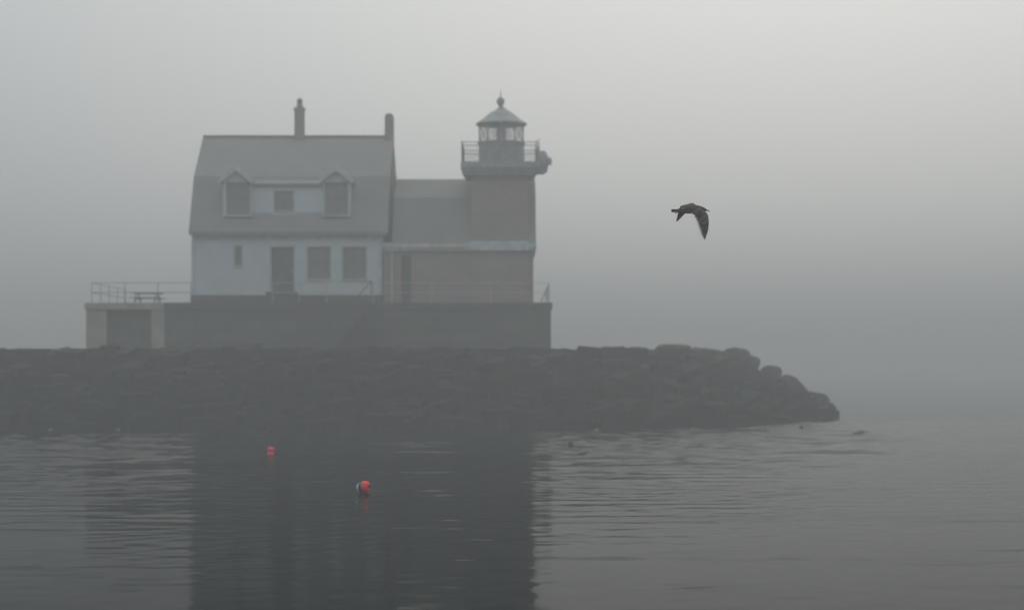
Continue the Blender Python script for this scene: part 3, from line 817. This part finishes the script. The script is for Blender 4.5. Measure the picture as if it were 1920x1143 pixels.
# ------------------------------------------------------------------ the gull
YG = 22.0
KG = YG / 28.0
def G(px, py, w=0.0): return Vector((PX(px, YG + w * KG), YG + w * KG, PZ(py, YG + w * KG)))
def build_gull():
    gb = bmesh.new()
    def ring(pts): return [gb.verts.new(p) for p in pts]
    def skin(rings, cap=True):
        for a, b_ in zip(rings, rings[1:]):
            n = len(a)
            for i in range(n): gb.faces.new((a[i], a[(i+1) % n], b_[(i+1) % n], b_[i]))
        if cap: gb.faces.new(rings[0][::-1]); gb.faces.new(rings[-1])
    # body, neck, head and bill as one loft: px, top, bottom, half width (m), depth shift
    prof = [(1267, 392.6, 396.0, .022, .05), (1272, 391.2, 398.2, .035, .045), (1279, 389.2, 399.8, .048, .035), (1288, 386.6, 400.4, .06, .02), (1297, 384.8, 400.6, .066, .0),
            (1304, 384.2, 400.2, .062, -.01), (1310, 385.2, 398.8, .052, -.02), (1314.5, 386.6, 397.4, .042, -.03), (1318, 387.8, 396.6, .038, -.035), (1321.4, 389.6, 396.4, .034, -.04),
            (1323.8, 391.4, 396.0, .022, -.045), (1325.2, 392.6, 395.3, .012, -.045), (1328, 393.9, 395.9, .009, -.05), (1330.2, 395.2, 397.0, .007, -.052), (1331.2, 396.4, 397.4, .003, -.052)]
    rings = []
    for px, t_, bt, hw, w in prof:
        cz = (t_ + bt) / 2; hh = (bt - t_) / 2
        rings.append(ring([G(px, cz - hh * math.sin(a), w) + Vector((0, KG * hw * math.cos(a), 0)) for a in [2 * math.pi * i / 12 for i in range(12)]]))
    skin(rings)
    # wings: sections of (leading edge, trailing edge, depth le, depth te, thickness)
    def wing(secs, feathers, flip):
        dense = []
        for k in range(len(secs) - 1):
            for f in (0, .25, .5, .75):
                A, B_ = secs[k], secs[k+1]
                dense.append(tuple(a + (b2 - a) * f for a, b2 in zip(A, B_)))
        dense.append(secs[-1])
        rr = []
        for i, sct in enumerate(dense):
            le = G(sct[0], sct[1], sct[4]); te = G(sct[2], sct[3], sct[5]); th = sct[6]
            ch = te - le
            nx_ = dense[min(i+1, len(dense)-1)]; pv = dense[max(i-1, 0)]
            sp = G(nx_[0], nx_[1], nx_[4]) - G(pv[0], pv[1], pv[4])
            nn = ch.cross(sp); nn = nn.normalized() if nn.length > 1e-9 else Vector((0, -1, 0))
            up = [le, le + ch * .12 + nn * th, le + ch * .4 + nn * th * .8, te + nn * .001, te - nn * .001, le + ch * .4 - nn * th * .5, le + ch * .12 - nn * th * .7]
            rr.append(ring(up))
        skin(rr)
        for (x0, y0, w0, x1, y1, w1, wd) in feathers:
            p, q = G(x0, y0, w0), G(x1, y1, w1)
            d = (q - p); side = d.cross(Vector((0.25, -1, 0.1))).normalized() * wd * KG * .5
            nn = d.cross(side).normalized() * .0018
            L = [(0, .6), (.35, 1), (.72, .9), (.9, .5), (1.0, .08)]
            r2 = [ring([p + d * t + side * w_ + nn, p + d * t - side * w_ + nn, p + d * t - side * w_ - nn, p + d * t + side * w_ - nn]) for t, w_ in L]
            skin(r2)
    # near wing, sweeping down on the right
    near = [(1311, 388.5, 1286, 396.5, -.03, -.03, .014), (1316, 391.5, 1291.5, 398.5, -.09, -.08, .013), (1320.8, 395.6, 1298.5, 400.5, -.15, -.13, .012), (1325.4, 399.5, 1303, 404, -.20, -.19, .010),
            (1327.8, 404.5, 1306.5, 409.5, -.24, -.24, .008), (1329.1, 413, 1310.5, 417, -.28, -.29, .006), (1329.0, 422, 1314, 425, -.31, -.33, .005), (1327.8, 431, 1317, 433, -.34, -.36, .004), (1325.2, 440, 1319.8, 441, -.36, -.38, .003), (1321.8, 448.5, 1320.6, 448.6, -.38, -.39, .002)]
    fe = []
    for i in range(12):
        t = i / 11
        ex = [1303.5, 1306.2, 1307.8, 1309.6, 1311.0, 1312.2, 1313.8, 1315.2, 1316.6, 1318.0, 1319.6, 1321.6][i]
        ey = [408.5, 413.5, 418, 422.5, 427, 431.5, 435.8, 439.5, 442.6, 445.2, 447.6, 449.6][i]
        sx = min(ex + 8 + 2 * (1 - t), 1326); sy = ey - 15 - 6 * t
        fe.append((sx, sy, -.22 - .1 * t, ex - 1.6 * (1 - t * .7), ey + .6, -.25 - .14 * t, .027 - .008 * t))
    wing(near, fe, False)
    # far wing: arm arched above the back, hand folded down behind the tail
    far = [(1308, 388, 1282, 393, .03, .03, .014), (1303.5, 383.5, 1277.5, 389, .09, .09, .012), (1300.5, 380.9, 1276.3, 386.5, .15, .15, .010), (1296, 381.8, 1275.8, 386.2, .20, .22, .008), (1291, 387, 1274.5, 390, .25, .28, .007),
           (1287.3, 395, 1272.2, 397.0, .29, .32, .006), (1285.8, 399, 1271.2, 400, .31, .34, .005), (1280, 405, 1270, 406, .33, .36, .004), (1274, 410.8, 1268.8, 411, .35, .37, .003), (1268.6, 415.2, 1267.8, 415, .37, .38, .002)]
    ff = [(1283, 395, .30, 1270.2, 402, .33, .035), (1283, 397, .30, 1269.3, 406, .345, .035), (1283, 398, .31, 1268.4, 410.5, .36, .032), (1283, 399, .31, 1267.9, 415.6, .375, .028)]
    wing(far, ff, True)
    # tail fan and feet
    for k in range(7):
        f = k / 6 - .5
        p = G(1272, 394.5 + f * 2, .05); q = G(1258.6 + abs(f) * 1.2, 394.9 + f * 3.2, .08 + f * .07)
        d = q - p; side = Vector((0, .013, .006 * (1 if f > 0 else .6))); nn = Vector((.0, -.001, .006))
        L = [(0, .7), (.5, 1), (.9, 1.0), (1.0, .5)]
        skin([ring([p + d * t + side * w_ + nn, p + d * t - side * w_ + nn, p + d * t - side * w_ - nn, p + d * t + side * w_ - nn]) for t, w_ in L])
    for dy in (.02, .06):
        p = G(1274, 397.5, dy); q = G(1266, 399.4, dy)
        d = q - p; side = Vector((0, .006, 0)); nn = Vector((0, 0, .006))
        skin([ring([p + d * t + side * w_ + nn * w_, p + d * t - side * w_ + nn * w_, p + d * t - side * w_ - nn * w_, p + d * t + side * w_ - nn * w_]) for t, w_ in ((0, .6), (.6, .7), (.8, 1.4), (1, 1.2))])
    # eye
    bmesh.ops.recalc_face_normals(gb, faces=gb.faces)
    org = G(1295, 393, 0)
    bmesh.ops.translate(gb, vec=-org, verts=gb.verts)
    me = bpy.data.meshes.new('gull'); gb.to_mesh(me); gb.free()
    for p in me.polygons: p.use_smooth = True
    gm_ = mat('mottled brown plumage', (0.13, 0.108, 0.082), 0.9, col2=(0.022, 0.018, 0.013), nscale=26, bump=0.004, bscale=60, spec=0.15)
    me.materials.append(gm_)
    o = bpy.data.objects.new('gull', me); C.objects.link(o); o.location = org
    tag(o, 'dark brown young gull flying right with wings bent down', 'gull')
    eb = MB(); ep = G(1319.6, 391.6, -.035)
    eb.lathe(ep - Vector((0, .036, 0)), [(.001, -.003), (.004, 0), (.001, .003)], axis=(0, 1, 0), seg=8)
    e_ = eb.build('eye', M['void'], o)
build_gull()

# ------------------------------------------------------------------ haze
hz = MB(); hz.box(-1400, 1400, -210, 1400, -2.0, 16.6)
ho = hz.build('haze', bpy.data.materials.new('fog'))
hm = ho.data.materials[0]; hm.use_nodes = True
ht = hm.node_tree; ht.nodes.clear()
pv = ht.nodes.new('ShaderNodeVolumePrincipled'); om = ht.nodes.new('ShaderNodeOutputMaterial')
pv.inputs['Color'].default_value = (0.635, 0.638, 0.635, 1)
pv.inputs['Density'].default_value = 0.0073
pv.inputs['Anisotropy'].default_value = 0.35
ht.links.new(pv.outputs[0], om.inputs['Volume'])
tag(ho, 'even grey sea fog around everything', None, None, 'stuff')
